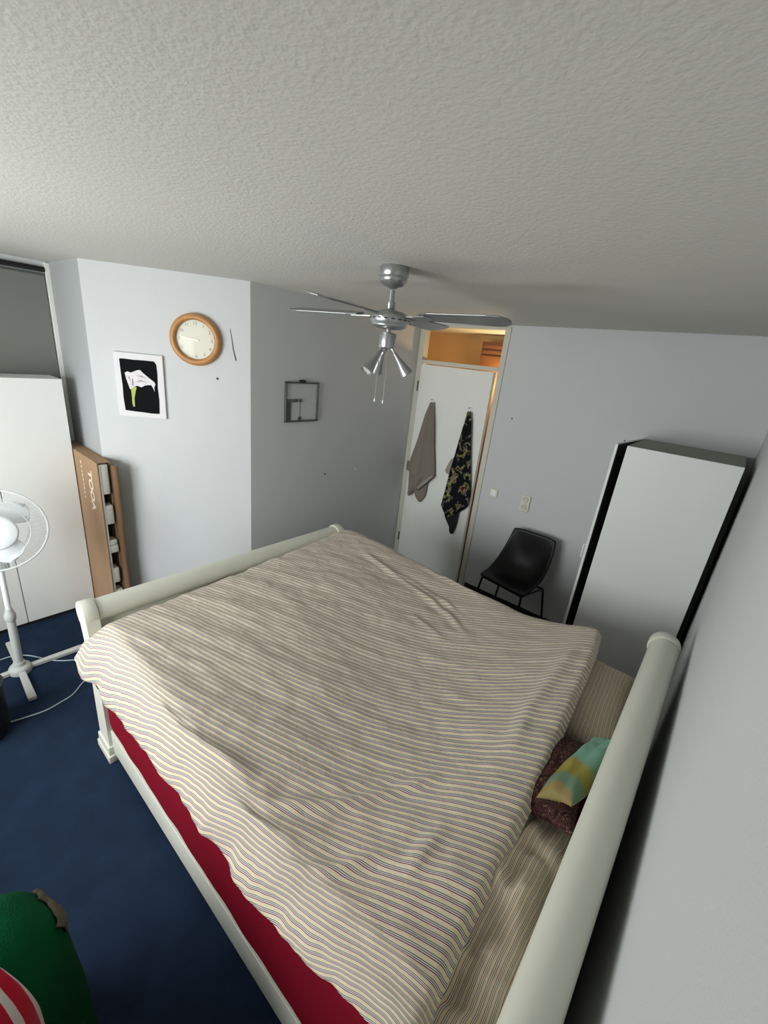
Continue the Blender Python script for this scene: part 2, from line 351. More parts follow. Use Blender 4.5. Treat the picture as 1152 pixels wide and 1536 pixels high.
# clock
u, z = dhit(294.5, 510); c = dpt(u, z); RC = .16
ck = thing('wall_clock', 'round wall clock with a thick honey wood rim on the pale wall', 'clock', c)
MB().lathe([(.122, .002), (.118, .022), (.124, .036), (.135, .042), (.148, .038), (.158, .024), (.16, .0)], c, dn, 64).build('rim', M['wood'], ck, 60)
MB().lathe([(.124, .010), (.124, .014)], c, dn, 64).build('dial', M['face'], ck, 40)
bas = Matrix((( dd.x, 0, dn.x, 0), (dd.y, 0, dn.y, 0), (0, 1, 0, 0), (0, 0, 0, 1)))
for h in range(1, 13):
    a_ = pi / 2 - h * pi / 6; q = c + dn * .0145 + dd * (.1 * cos(a_)) + V((0, 0, .1 * sin(a_)))
    text(str(h), .026, M['tick'], 'numeral', ck, Matrix.Translation(q) @ bas, .0004)
def hand(a_, L, w, off):
    e = dd * cos(a_) + V((0, 0, sin(a_))); g = dd * -sin(a_) + V((0, 0, cos(a_)))
    return MB().prism([(-.02, -w), (L, -w * .4), (L, w * .4), (-.02, w)], dn * .001, c + dn * off, e, g)
hand(pi - R(4), .062, .005, .017).build('hour_hand', M['brass'], ck); hand(pi - R(8), .092, .0035, .019).build('minute_hand', M['brass'], ck)
MB().lathe([(.006, .014), (.006, .021)], c, dn, 16).build('hand_hub', M['brass'], ck)
MB().lathe([(.121, .024), (.115, .0275), (.08, .032), (.04, .0345), (.001, .0355)], c, dn, 48).build('glass', M['glass'], ck, 60)
# lily picture
u0, zt = dhit(171, 526.5); u1, _ = dhit(244.5, 534); _, zb = dhit(247, 628)
pc = thing('lily_picture', 'white-edged canvas of a white lily on black on the pale wall', 'picture', dpt((u0 + u1) / 2, zb))
MB().prism([(u0, zb), (u1, zb), (u1, zt), (u0, zt)], dn * .018, P2, dd, (0, 0, 1)).build('canvas', M['canvas'], pc, bevel=.002)
W, Hh = u1 - u0, zt - zb
def pp(poly): return [(u0 + x * W, zb + y * Hh) for x, y in poly]
random.seed(3)
blk = [(.14, .10), (.3, .09), (.5, .085), (.7, .075), (.86, .08), (.875, .3), (.86, .5), (.875, .7), (.865, .86), (.82, .905), (.6, .905), (.4, .90), (.2, .905), (.115, .90), (.12, .7), (.13, .5), (.125, .3)]
MB().prism(pp(blk), dn * .002, P2 + dn * .018, dd, (0, 0, 1)).build('black_ground', M['paintblack'], pc)
pet = [(.28, .44), (.22, .60), (.20, .69), (.26, .715), (.33, .70), (.44, .74), (.52, .755), (.58, .71), (.70, .64), (.80, .585), (.82, .55), (.79, .50), (.795, .435), (.765, .49), (.73, .535), (.66, .53), (.60, .52), (.52, .485), (.44, .505), (.38, .49), (.33, .45)]
MB().prism(pp(pet), dn * .001, P2 + dn * .020, dd, (0, 0, 1)).build('lily_bloom', M['petal'], pc)
for sh in ([(.32, .50), (.34, .60), (.36, .62), (.37, .54), (.36, .50)], [(.40, .56), (.52, .60), (.66, .57), (.52, .575)], [(.42, .66), (.55, .67), (.66, .62), (.53, .65)], [(.27, .62), (.31, .57), (.29, .66)]):
    MB().prism(pp(sh), dn * .0005, P2 + dn * .021, dd, (0, 0, 1)).build('petal_shadow', M['petals'], pc)
stm = [(.30, .45), (.38, .49), (.42, .475), (.39, .40), (.355, .30), (.35, .17), (.315, .165), (.30, .22), (.305, .32)]
MB().prism(pp(stm), dn * .001, P2 + dn * .0205, dd, (0, 0, 1)).build('lily_stem', M['stem'], pc)

# ------------------------------------------------------------------ left wardrobe
XF = -3.5885; YW = .886; ZW = 1.783
wl = thing('wardrobe', 'white two-door wardrobe with plain flat fronts behind the pedestal fan', 'wardrobe', (XL + .2, .45, 0))
MB().box(XL + .036, XF - .02, .026, YW, .0, ZW).build('carcass', M['whitel'], wl, bevel=.002)
for y0, y1 in ((.024, .4545), (.4595, YW)):
    MB().box(XF - .02, XF, y0, y1, .03, ZW).build('door', M['whitel'], wl, bevel=.0015)
MB().box(XF - .024, XF - .012, .03, YW - .004, .0, .028).build('plinth', M['gap'], wl)
MB().box(XF - .0205, XF - .012, .4545, .4595, .03, ZW - .01).build('door_gap', M['gap'], wl)

# ------------------------------------------------------------------ cardboard box
BX0, BX1, BY0, BY1, BH = XL + .04, -3.125, .892, .975, 1.30
bx = thing('cardboard_box', 'tall open brown cardboard carton with packing foam beside the left wardrobe', 'box', ((BX0 + BX1) / 2, .93, 0))
cb = MB(); t_ = .005
cb.box(BX0, BX1, BY0, BY0 + t_, 0, BH); cb.box(BX0, BX1 - .03, BY1 - t_, BY1, 0, BH - .01); cb.box(BX0, BX0 + t_, BY0, BY1, 0, BH)
cb.box(BX0, BX1, BY0, BY1, 0, t_)
cb.build('carton', M['card'], bx)
MB().box(BX0, BX1 - .012, BY0, BY1, BH, BH + t_).build('top_flap', M['card'], bx)
rows = []
for k in range(25):
    z = BH - .02 - k * (BH - .1) / 24; w = .024 + .010 * noise.noise(V((k * .55, 2.0, 0))) + .005 * sin(k * .35)
    rows.append([V((BX1 - .03, BY1 - .001, z)), V((BX1 + w * .3, BY1 + .012, z)), V((BX1 + w * .8, BY1 + .030 + .008 * noise.noise(V((k * .4, 7, 0))), z))])
fl = MB().grid(rows).build('torn_flap', M['cardd'], bx, 60); fl.modifiers.new('t', 'SOLIDIFY').thickness = .004
fo = MB(); xe = BX1 - .004
fo.box(BX1 - .10, xe, BY0 + .007, BY0 + .022, .04, BH - .01, .004)
for z0, z1, d in ((1.08, 1.29, .066), (.86, 1.0, .07), (.70, .74, .07), (.64, .70, .074), (.40, .52, .06), (.28, .34, .07), (.1, .2, .066)):
    fo.box(BX1 - .09, xe - .002, BY0 + .01, BY0 + d, z0, z1, .01)
fo.build('foam_insert', M['foam'], bx, 40)
# printing on the narrow face that looks into the room
mw = Matrix(((0, -1, 0, 0), (0, 0, -1, 0), (1, 0, 0, 0), (0, 0, 0, 1)))
mt = Matrix(((0, 1, 0, 0), (0, 0, -1, 0), (-1, 0, 0, 0), (0, 0, 0, 1)))
text('TOOA', .10, M['ink'], 'printed_letters', bx, Matrix.Translation((BX1 - .17, BY0 - .0006, 1.07)) @ mt, .0004, fat=.0035)
for k in range(9):
    z = 1.24 - k * .032
    MB().box(BX1 - .335, BX1 - .322, BY0 - .001, BY0, z - .012, z + .012 - .004 * (k % 3)).build('printed_line', M['ink'], bx)

# ------------------------------------------------------------------ right wardrobe
X0, X1, Y0, Y1w, ZR = -.5033, .0827, 3.009, 3.598, 1.7935
wr = thing('wardrobe', 'narrow white wardrobe with its door ajar in the corner behind the headboard', 'wardrobe', ((X0 + X1) / 2, 3.3, 0))
cs = MB(); cs.box(X0, X1, Y0, Y0 + .018, 0, ZR); cs.box(X0, X1, Y1w - .018, Y1w, 0, ZR); cs.box(X0, X1, Y0 + .018, Y1w - .018, ZR - .018, ZR); cs.box(X0, X1, Y0 + .018, Y1w - .018, .05, .068)
cs.build('carcass', M['white'], wr, bevel=.0015)
MB().box(X0 + .001, X1 - .001, Y0 + .002, Y1w, ZR, ZR + .001).build('top_board', M['topgrey'], wr)
MB().box(X1 - .006, X1 + .002, Y0 + .003, Y1w, .02, ZR - .004).build('back_panel', M['gap'], wr)  # blackened in place of the shade between wardrobe and wall
dr = MB(); A = V((-.556, Y0 + .002, 0)); B = V((X0 - .006, Y1w, 0)); e = (B - A).normalized(); nn = V((-e.y, e.x, 0))
dr.prism([(0, .03), ((B - A).length, .03), ((B - A).length, ZR), (0, ZR)], nn * .017, A, e, (0, 0, 1)); wd = dr.build('door', M['white'], wr, bevel=.0015)
MB().prism([(.006, .035), ((B - A).length, .035), ((B - A).length, ZR - .004), (.006, ZR - .004)], nn * -.004, A, e, (0, 0, 1)).build('door_inside', M['gap'], wd)  # inner face blackened in place of the shade behind the ajar door
hz = 1.02; hp = [A + e * .05 + nn * .017 + V((0, 0, hz - .05)), A + e * .05 + nn * .042 + V((0, 0, hz - .048)), A + e * .05 + nn * .042 + V((0, 0, hz + .048)), A + e * .05 + nn * .017 + V((0, 0, hz + .05))]
MB().tube(hp, .005, 8).build('handle', M['plastic'], wd, 60)

# ------------------------------------------------------------------ bed
bed = thing('bed', 'cream white sleigh bed with rounded rolls at head and foot', 'bed', (-1.05, 1.33, 0))
BN, BF = .475, 2.165
FA, FZ, FRR = -2.135, .842, .058       # foot roll axis x, z, radius
HA, HZ, HRR, HR0 = .031, 1.035, .058, .046
def strip_poly(path, w):
    """thick line polygon in x,z"""
    L, Rr = [], []
    for i, p in enumerate(path):
        q = V(path[min(i + 1, len(path) - 1)]) - V(path[max(i - 1, 0)]); n = V((-q.y, q.x)).normalized()
        ww = w[i] if isinstance(w, list) else w
        L.append((p[0] + n.x * ww / 2, p[1] + n.y * ww / 2)); Rr.append((p[0] - n.x * ww / 2, p[1] - n.y * ww / 2))
    return L + Rr[::-1]
fbp = [(-2.055, .06), (-2.055, .25), (-2.058, .40), (-2.068, .55), (-2.088, .68), (-2.108, .77), (-2.128, .83)]
fb = MB().prism(strip_poly(fbp, .030), (0, BF - BN - .08, 0), (0, BN + .04, 0)).build('footboard', M['bedwhite'], bed, 40)
MB().tube([(FA, BN + .05, FZ), (FA, BF - .05, FZ)], FRR, 32).build('top_roll', M['bedwhite'], fb, 40)
def scroll(cx, cz, r, path, w):
    """end board: scroll head around the roll that runs down into the post"""
    arc = [(cx + r * cos(a), cz + r * sin(a)) for a in [R(-25 + k * 12) for k in range(20)]]
    return arc
def end_board(yc0, yc1, parent, cx, cz, r, post, name):
    m = MB(); m.lathe([(r * .97, 0), (r, .004), (r, yc1 - yc0), (r * .97, yc1 - yc0 + .003)], (cx, yc0 - .002, cz), (0, 1, 0), 32)
    m.prism(post, (0, yc1 - yc0, 0), (0, yc0, 0)); return m.build(name, M['bedwhite'], parent, 40)
fpost = strip_poly([(-2.07, .0), (-2.07, .25), (-2.072, .40), (-2.08, .55), (-2.098, .68), (-2.118, .78), (-2.13, .86)], [.135, .132, .125, .115, .105, .11, .115])
hpost = strip_poly([(.0, .0), (.0, .3), (.0, .5), (.012, .7), (.028, .85), (.034, .97), (.034, 1.05)], [.135, .132, .12, .10, .085, .085, .09])
for y0, y1 in ((BN - .012, BN + .045), (BF - .045, BF + .012)):
    end_board(y0, y1, fb, FA, FZ, FRR + .010, fpost, 'end_post')
    MB().box(-2.158, -1.985, y0 - .014, y1 + .014, 0, .045, .004).box(-2.148, -1.995, y0 - .008, y1 + .008, .045, .10, .004).build('foot_block', M['bedwhite'], fb, 40)
hbp = [(.012, .10), (.012, .35), (.012, .6), (.014, .75), (.02, .88), (.03, 1.0)]
hb = MB().prism(strip_poly(hbp, .03), (0, BF - BN - .08, 0), (0, BN + .04, 0)).build('headboard', M['bedwhite'], bed, 40)
MB().tube([(HA, BN - .04, HZ), (HA + .002, 1.2, HZ), (HA + .003, BF - .05, HZ)], [HR0, (HR0 + HRR) / 2, HRR], 36).build('top_roll', M['bedwhite'], hb, 40)
for y0, y1, rr_ in ((BN - .075, BN - .035, HR0), (BF - .040, BF + .012, HRR)):
    end_board(y0, y1, hb, HA, HZ, rr_ + .006, hpost, 'end_post')
    MB().box(-.072, .088, y0 - .008, y1 + .008, 0, .09, .004).build('foot_block', M['bedwhite'], hb, 40)
for y0, y1 in ((BN + .003, BN + .028), (BF - .028, BF - .003)):
    MB().box(-2.02, -.03, y0, y1, .055, .20, .003).build('side_rail', M['bedwhite'], bed, 40)
MB().box(-2.04, -.02, BN + .03, BF - .03, .17, .20).build('slat_base', M['bedwhite'], bed)

# mattress in its red sheet (slightly wavy tuck line)
def superbox(x0, x1, y0, y1, z0, z1, r, seg=6, wav=None, nx=60):
    """rounded slab: rounded-rectangle cross-section in y,z swept along x, ends pulled in"""
    cs = []
    for cy, cz, a0 in ((y1 - r, z1 - r, 0), (y0 + r, z1 - r, 90), (y0 + r * .5, z0 + r * .5, 180), (y1 - r * .5, z0 + r * .5, 270)):
        rr = r if cz > (z0 + z1) / 2 else r * .5
        for k in range(seg + 1): cs.append((cy + rr * cos(R(a0 + 90 * k / seg)), cz + rr * sin(R(a0 + 90 * k / seg))))
    yc, zc = (y0 + y1) / 2, (z0 + z1) / 2; m = MB(); rings = []
    xs = [x0 + .0, x0 + .01, x0 + .03] + [x0 + .06 + (x1 - x0 - .12) * k / nx for k in range(nx + 1)] + [x1 - .03, x1 - .01, x1]
    ins = [.03, .012, .003] + [0] * (nx + 1) + [.003, .012, .03]
    for x, i_ in zip(xs, ins):
        ring = []
        for (y, z) in cs:
            yy = y + (i_ if y < yc else -i_); zz = z + (i_ if z < zc else -i_)
            if wav and z < z0 + .12 and y < yc: zz += wav(x); 
            ring.append(m.bm.verts.new((x, yy, zz)))
        rings.append(ring)
    n = len(cs)
    for a, b in zip(rings, rings[1:]):
        for k in range(n): m.bm.faces.new((a[k], a[(k + 1) % n], b[(k + 1) % n], b[k]))
    m.bm.faces.new(rings[0][::-1]); m.bm.faces.new(rings[-1]); return m
mt_ = superbox(-2.03, -.012, BN + .002, BF - .002, .2015, .655, .06, wav=lambda x: .010 + .009 * sin(x * 26) * sin(x * 7 + 1))
tag(mt_.build('mattress', M['red'], smooth=50, at0=V((-1.02, 1.33, .2))), 'thick mattress in a plain dark red fitted sheet under the duvet', 'mattress')

mo_ = bpy.data.objects['mattress']
rows = []
for k in range(41):
    x = -2.07 + .50 * k / 40; zt = .585; zb = .50 + .004 * sin(k * .8) + .078 * (k / 40) ** 2; row = []
    for j in range(7):
        q = j / 6; row.append(V((x, .452 + .006 * sin(pi * q), zt + (zb - zt) * q)))
    rows.append(row)
o = MB().grid(rows).build('sheet_edge', M['red'], mo_, 180); o.modifiers.new('t', 'SOLIDIFY').thickness = .003
# ------------------------------------------------------------------ duvet
FOLDS = {
 'A': [(-1.467, .46), (-1.24, .477), (-1.065, .536), (-.932, .577), (-.839, .625)], 'B': [(-.838, .527), (-.716, .624), (-.625, .713), (-.518, .873), (-.407, 1.058)],
 'C': [(-.898, .444), (-.756, .485), (-.651, .531), (-.586, .561)], 'D': [(-.666, .443), (-.563, .502), (-.487, .582), (-.416, .684), (-.382, .736)],
 'E': [(-.357, .627), (-.291, .67), (-.223, .762)], 'Q': [(-.701, .45), (-.647, .430), (-.601, .425), (-.533, .43)], 'G': [(-.779, .699), (-.658, .769), (-.571, .877), (-.498, 1.014)],
 'H': [(-1.732, 1.987), (-1.407, 1.937), (-1.124, 1.922), (-.928, 1.878), (-.755, 1.794)], 'I': [(-1.449, 1.953), (-1.241, 1.972), (-1.0, 1.958), (-.833, 1.909)],
 'J': [(-1.378, 2.157), (-1.156, 2.138), (-.967, 2.143), (-.81, 2.181)], 'K': [(-1.189, 1.654), (-1.059, 1.726), (-.908, 1.706), (-.828, 1.687)],
 'L': [(-.285, 2.02), (-.296, 1.801), (-.306, 1.611), (-.315, 1.447), (-.288, 1.291), (-.308, 1.19)], 'M': [(-.333, .924), (-.319, .852), (-.331, .762), (-.327, .691), (-.341, .633)]}
FW = {'A': (.030, .020), 'B': (.026, .018), 'C': (.026, .018), 'D': (.022, .016), 'E': (.02, .014), 'Q': (.018, .012), 'G': (.03, .012), 'H': (.022, .014), 'I': (.018, .012), 'J': (.02, .013), 'K': (.022, .011), 'L': (.032, .014), 'M': (.026, .014)}
def segd(p, pts):
    best = 9; sg = 1
    for a, b in zip(pts, pts[1:]):
        ax, ay = a; bx_, by_ = b; dx, dy = bx_ - ax, by_ - ay; t = max(0, min(1, ((p[0] - ax) * dx + (p[1] - ay) * dy) / (dx * dx + dy * dy)))
        qx, qy = p[0] - ax - t * dx, p[1] - ay - t * dy; d = sqrt(qx * qx + qy * qy)
        if d < best: best = d; sg = 1 if dx * qy - dy * qx > 0 else -1
    return best, sg
def sst(a, b, x):
    t = max(0, min(1, (x - a) / (b - a))); return t * t * (3 - 2 * t)
def interp(tab, x):
    if x <= tab[0][0]: return tab[0][1]
    for (a, p), (b, q) in zip(tab, tab[1:]):
        if x <= b: return p + (q - p) * (x - a) / (b - a)
    return tab[-1][1]
HEAD = [(.44, -.120), (.52, -.124), (.68, -.136), (.9, -.138), (1.1, -.142), (1.28, -.150), (1.6, -.170), (1.97, -.193), (2.2, -.224), (2.35, -.235)]
HEM = [(-2.06, .64), (-2.02, .575), (-1.76, .575), (-1.37, .629), (-1.025, .651), (-.74, .659), (-.462, .718), (-.24, .80), (-.12, .835)]
def duvet_top(x, y):
    t = .80 + .07 * sst(.6, 2.1, y)
    t += .10 * exp(-((x + .20) / .22) ** 2) * (.62 + .38 * sst(.5, 2.0, y))          # over the pillows
    t -= .055 * exp(-((x + .85) / .45) ** 2 - ((y - 1.45) / .5) ** 2)                # sag in the middle
    t += .03 * exp(-((x + 1.8) / .4) ** 2)
    t += .02 * sst(1.9, 2.2, y)
    return t
def wrinkle(x, y):
    h = 0
    for k, pts in FOLDS.items():
        d, sg = segd((x, y), pts); w, a = FW[k]; w *= .95; a *= 1.15
        if d < w * 4:
            e0, e1 = pts[0], pts[-1]; de = min(sqrt((x - e0[0]) ** 2 + (y - e0[1]) ** 2), sqrt((x - e1[0]) ** 2 + (y - e1[1]) ** 2))
            fd = sst(0, .16, de)
            h += a * fd * (exp(-(d / w) ** 2) - .45 * exp(-(d / (w * 2.2)) ** 2))
    c_, s_ = cos(R(22)), sin(R(22)); a_, b_ = x * c_ + y * s_, -x * s_ + y * c_
    n1 = noise.noise(V((a_ * 2.2, b_ * 9, .3))); n2 = noise.noise(V((a_ * 6, b_ * 22, 4.3))); n3 = noise.noise(V((x * 16, y * 16, 2.1)))
    h += .008 * n1 + .0055 * n2 + .0028 * n3 + .0016 * noise.noise(V((a_ * 14, b_ * 46, 9.3)))
    h += .008 * noise.noise(V((x * 2.5, y * 2.5, 7.7)))
    return h
def stripe_s(x, y):
    X = x + 2.2; f = sst(.55, 2.1, y)
    g = X * X if X < 1.45 else 2.1025 + 2.9 * ((X - 1.45) - (X - 1.45) ** 2 / 1.1)
    return y - .25 * X - .018 * X * X - .085 * g * f
NU, NV = 260, 250
rows, uvs = [], []
for i in range(NU + 1):
    u = i / NU
    row, uvr = [], []
    for j in range(NV + 1):
        v = j / NV
        # arc across: near hang | top | far hang
        yflat = .30 + v * 2.25                                   # unrolled coordinate
        xfoot = -2.105 if yflat > .48 else -2.105 - .0 * (.48 - yflat)
        y_ = min(max(yflat, .455), 2.235)
        xh = interp(HEAD, y_)
        x = xfoot + (xh - xfoot) * u
        top = duvet_top(x, y_) + wrinkle(x, y_)
        # ends round over
        if u > .5:
            e_ = (xh - x); top -= .030 * exp(-(e_ / .016) ** 2)
        else:
            e_ = (x - xfoot); top -= .05 * exp(-(e_ / .05) ** 2)
        yy, zz = yflat, top
        if yflat < .56:                                          # near side: rolls off and hangs to the hem
            hem = interp(HEM, x); top0 = top; drop = max(.02, top0 - hem); s_ = (.56 - yflat) / .26
            ph = s_
            yy = .56 - .135 * ph ** .85; zz = top0 - drop * ph ** 1.75
            yy += (.006 * sin(x * 23 + ph * 2) + .012 * noise.noise(V((x * 7, ph * 2.5, 1.2))) + .006 * noise.noise(V((x * 22, ph * 4, 5.2)))) * ph
            zz += .010 * noise.noise(V((x * 9, ph * 3, 3.3))) * ph
            # bunched foot corner
            yy -= .024 * exp(-((x + 2.06) / .10) ** 2) * sst(.2, .7, ph)
        elif yflat > 2.12:
            s_ = (yflat - 2.12) / .43; a_ = min(1, s_ / .35) * pi / 2
            yy = 2.12 + .10 * sin(a_); zz = top - .10 * (1 - cos(a_)) - max(0, s_ - .35) / .65 * .28
            yy += .012 * noise.noise(V((x * 6, s_ * 3, 9.2)))
        row.append(V((x, yy, zz))); uvr.append((stripe_s(x, yflat), x))
    rows.append(row); uvs.append(uvr)
dv = MB().grid(rows, uvs).build('duvet', M['stripe'], smooth=180, at0=V((-1.1, 1.3, .66)))
md = dv.modifiers.new('thick', 'SOLIDIFY'); md.thickness = .022; md.offset = -1
tag(dv, 'wide rumpled duvet with thin multicoloured stripes spread over the bed', 'duvet')

# ------------------------------------------------------------------ pillows and cushions
def pillow(name, m, c, half, h, rot=(0, 0, 0), n=56, wr_=.012, seed=0, stripe=0, pinch=.10, label='', cat='pillow', group=None, wscale=6):
    rows_t, rows_b, uvt = [], [], []
    Mx = Matrix.Translation(V(c)) @ Matrix.Rotation(rot[2], 4, 'Z') @ Matrix.Rotation(rot[1], 4, 'Y') @ Matrix.Rotation(rot[0], 4, 'X')
    def pt(i, j, s):
        u, v = -1 + 2 * i / n, -1 + 2 * j / n
        x = half[0] * u * (1 - pinch * (1 - v * v) * abs(u)); y = half[1] * v * (1 - pinch * (1 - u * u) * abs(v))
        f = max(0, (1 - abs(u) ** 2.6) * (1 - abs(v) ** 2.6)) ** .55
        w = noise.noise(V((x * wscale + seed, y * wscale, s * 3))) * wr_ + noise.noise(V((x * wscale * 3.1, y * wscale * 1.3 + seed, s * 5))) * wr_ * .7
        w += abs(noise.noise(V((x * wscale * 1.7 + seed * 2, y * wscale * 1.1, 3)))) * wr_ * -1.0
        if cat == 'pillow':
            w += wr_ * .42 * (abs(sin(17 * y + 9 * x + 5 * noise.noise(V((x * 7, y * 5, seed))))) ** .6 - .6) * (1 if wr_ > .03 else .25)
            w *= sst(-.03, .07, x)
        return Mx @ V((x, y, s * h * f + w * f ** .6 * (1 if s > 0 else .5)))
    b = MB()
    top = [[pt(i, j, 1) for j in range(n + 1)] for i in range(n + 1)]; bot = [[pt(i, j, -1) for j in range(n + 1)] for i in range(n + 1)]
    uv = [[((half[0] * (-1 + 2 * i / n), half[1] * (-1 + 2 * j / n)) if stripe == 0 else (i / n, j / n)) for j in range(n + 1)] for i in range(n + 1)]
    b.grid(top, uv); b.grid(bot, uv); bmesh.ops.remove_doubles(b.bm, verts=b.bm.verts, dist=.0006)
    o = b.build(name, m, smooth=180, at0=V(c)); return tag(o, label, cat, group)
pillow('pillow', M['stripep'], (-.198, 1.88, .770), (.200, .33, 0), .10, rot=(0, R(0), R(3)), seed=1, wr_=.010, label='striped pillow at the far end of the headboard near the right wardrobe')
pillow('pillow', M['stripep'], (-.192, .855, .757), (.206, .375, 0), .085, rot=(0, R(0), R(-2)), seed=5, wr_=.062, wscale=6, label='crumpled striped pillow at the near end of the headboard, bottom of the view')
pillow('cushion', M['paisley'], (-.132, 1.29, .852), (.105, .205, 0), .05, rot=(0, R(-14), R(4)), seed=9, wr_=.014, wscale=9, label='dark brown paisley cushion half under the duvet edge', cat='cushion')
pillow('cushion', M['cushion'], (-.058, 1.285, .958), (.060, .20, 0), .040, rot=(0, R(-36), R(-10)), seed=13, wr_=.012, wscale=10, stripe=1, label='small turquoise and mustard cushion leaning on the headboard roll', cat='cushion')

# ------------------------------------------------------------------ chair
ch = thing('dining_chair', 'black leather bucket chair on thin black metal legs by the back wall', 'chair', (-1.10, 3.3, 0))
def bez(p, t):
    a = [V(q) for q in p]
    while len(a) > 1: a = [a[i].lerp(a[i + 1], t) for i in range(len(a) - 1)]
    return a[0]
fl_, fr_ = V((-1.345, 3.15, .47)), V((-.925, 3.09, .47)); tl_, tr_ = V((-1.262, 3.515, .872)), V((-.885, 3.50, .880))
NU_, NV_ = 24, 30; rows = []
for j in range(NV_ + 1):
    t = j / NV_; row = []
    # centre profile and edge profile in (depth, height) measured 0..1
    cp = bez([(0, .0, 0), (.30, -.07, 0), (.80, -.14, 0), (1.05, .12, 0), (.98, .55, 0), (1.0, 1.0, 0)], t)
    ep = bez([(0, .0, 0), (.34, .0, 0), (.62, .10, 0), (.84, .38, 0), (.95, .7, 0), (1.0, 1.0, 0)], t)
    for i in range(NU_ + 1):
        u = -1 + 2 * i / NU_; w = abs(u) ** 2.4
        d = cp.x + (ep.x - cp.x) * w; h = cp.y + (ep.y - cp.y) * w
        k = (u + 1) / 2; f = fl_.lerp(fr_, k); g = tl_.lerp(tr_, k)
        bulge = 1 + .16 * sin(pi * t) ; cx = (fl_ + fr_) / 2 + ((tl_ + tr_) / 2 - (fl_ + fr_) / 2) * d
        p = V((f.x + (g.x - f.x) * d, f.y + (g.y - f.y) * d, f.z + (g.z - f.z) * h))
        p.x = cx.x + (p.x - cx.x) * bulge
        p.z -= .012 * exp(-(t / .06) ** 2) ; p.z -= .02 * max(0, t - .9) / .1 * u ** 4
        row.append(p)
    rows.append(row)
se = MB().grid(rows).build('seat_shell', M['leather'], ch, 180); q = se.modifiers.new('s', 'SOLIDIFY'); q.thickness = .026; q.offset = -1; q = se.modifiers.new('b', 'SUBSURF'); q.levels = 1; q.render_levels = 1
FL, FR_, BL, BR = V((-1.325, 3.17, .45)), V((-.945, 3.115, .45)), V((-1.25, 3.42, .42)), V((-.875, 3.42, .44))
for a, d in ((FL, (-.05, -.05)), (FR_, (.03, -.05)), (BL, (-.06, .09)), (BR, (.05, .09))):
    MB().tube([a, (a.x + d[0], a.y + d[1], 0)], .009, 10).build('leg', M['blackmetal'], ch, 60)
MB().tube([FL, FR_], .008, 8).tube([BL, BR], .008, 8).tube([FL, BL], .008, 8).tube([FR_, BR], .008, 8).build('seat_frame', M['blackmetal'], ch, 60)
def legpt(a, d, z): return V((a.x + d[0] * (1 - z / a.z), a.y + d[1] * (1 - z / a.z), z))
MB().tube([legpt(FL, (-.05, -.05), .27), legpt(FR_, (.03, -.05), .27)], .009, 10).build('stretcher', M['blackmetal'], ch, 60)

# ------------------------------------------------------------------ ceiling fan
FC = V((-1.308, 1.55, 0)); cf = thing('ceiling_fan', 'silver four-blade ceiling fan with three cone spotlights above the bed', 'ceiling fan', (FC.x, FC.y, H))
def lz(prof, name, m, sm=50, seg=40, par=cf): return MB().lathe(prof, FC, (0, 0, 1), seg).build(name, m, par, sm)
lz([(.060, H), (.063, H - .004), (.0635, H - .038), (.059, H - .043), (.060, H - .050), (.056, H - .060), (.042, H - .073), (.022, H - .079), (.018, H - .083)], 'ceiling_canopy', M['silver'])
lz([(.0125, H - .09), (.0125, 2.365)], 'downrod', M['silver'])
lz([(.012, 2.378), (.019, 2.376), (.019, 2.350), (.016, 2.345), (.02, 2.34)], 'rod_collar', M['silver'])
mo = lz([(.03, 2.345), (.060, 2.338), (.080, 2.328), (.087, 2.316), (.087, 2.296), (.079, 2.288), (.077, 2.280), (.056, 2.270), (.02, 2.266)], 'motor_housing', M['silver'])
vn = MB()
for k in range(18):
    a = k * 2 * pi / 18; p = FC + V((cos(a) * .0872, sin(a) * .0872, 2.306)); vn.tube([p + V((-sin(a) * .007, cos(a) * .007, 0)), p + V((sin(a) * .007, -cos(a) * .007, 0))], .0022, 6)
vn.build('vent_slots', M['blackmetal'], mo)
lz([(.012, 2.27), (.012, 2.255), (.034, 2.252), (.037, 2.246), (.037, 2.196), (.034, 2.190), (.012, 2.187), (.006, 2.175)], 'light_kit', M['silver'])
for k, adeg in enumerate((8, 98, 193, 280)):
    a = R(adeg); e = V((cos(a), sin(a), 0)); g = V((-sin(a), cos(a), 0)); tilt = R(-11)
    gg = g * cos(tilt) + V((0, 0, 1)) * sin(tilt); nz = e.cross(gg)
    o_ = FC + V((0, 0, 2.322))
    pl = [(.15, -.036), (.20, -.05), (.46, -.062), (.51, -.055), (.535, -.03), (.54, 0), (.535, .03), (.51, .055), (.46, .062), (.20, .05), (.15, .036)]
    bl_ = MB().prism(pl, nz * .006, o_, e, gg).build('blade', M['silverd'], cf, bevel=.002)
    MB().prism([(.06, -.012), (.12, -.016), (.18, -.03), (.21, 0), (.18, .03), (.12, .016), (.06, .012)], nz * .005, o_ - nz * .006, e, gg).build('blade_arm', M['silver'], bl_, bevel=.001)
for adeg in (32, 150, 262):
    a = R(adeg); e = V((cos(a), sin(a), 0)); s0 = FC + e * .018 + V((0, 0, 2.196)); ax = (e * .62 + V((0, 0, -.78))).normalized(); s1 = s0 + ax * .028
    sp = MB().lathe([(.007, 0), (.009, .004), (.010, .02), (.013, .04), (.027, .100), (.029, .112), (.026, .113), (.024, .108)], s1, ax, 28).build('spotlight_cone', M['silver'], cf, 50)
    MB().lathe([(.024, .100), (.024, .108)], s1, ax, 24).build('lamp_lens', M['lens'], sp)
    MB().tube([s0, s1 + ax * .004], .005, 8).build('spotlight_arm', M['silver'], sp)
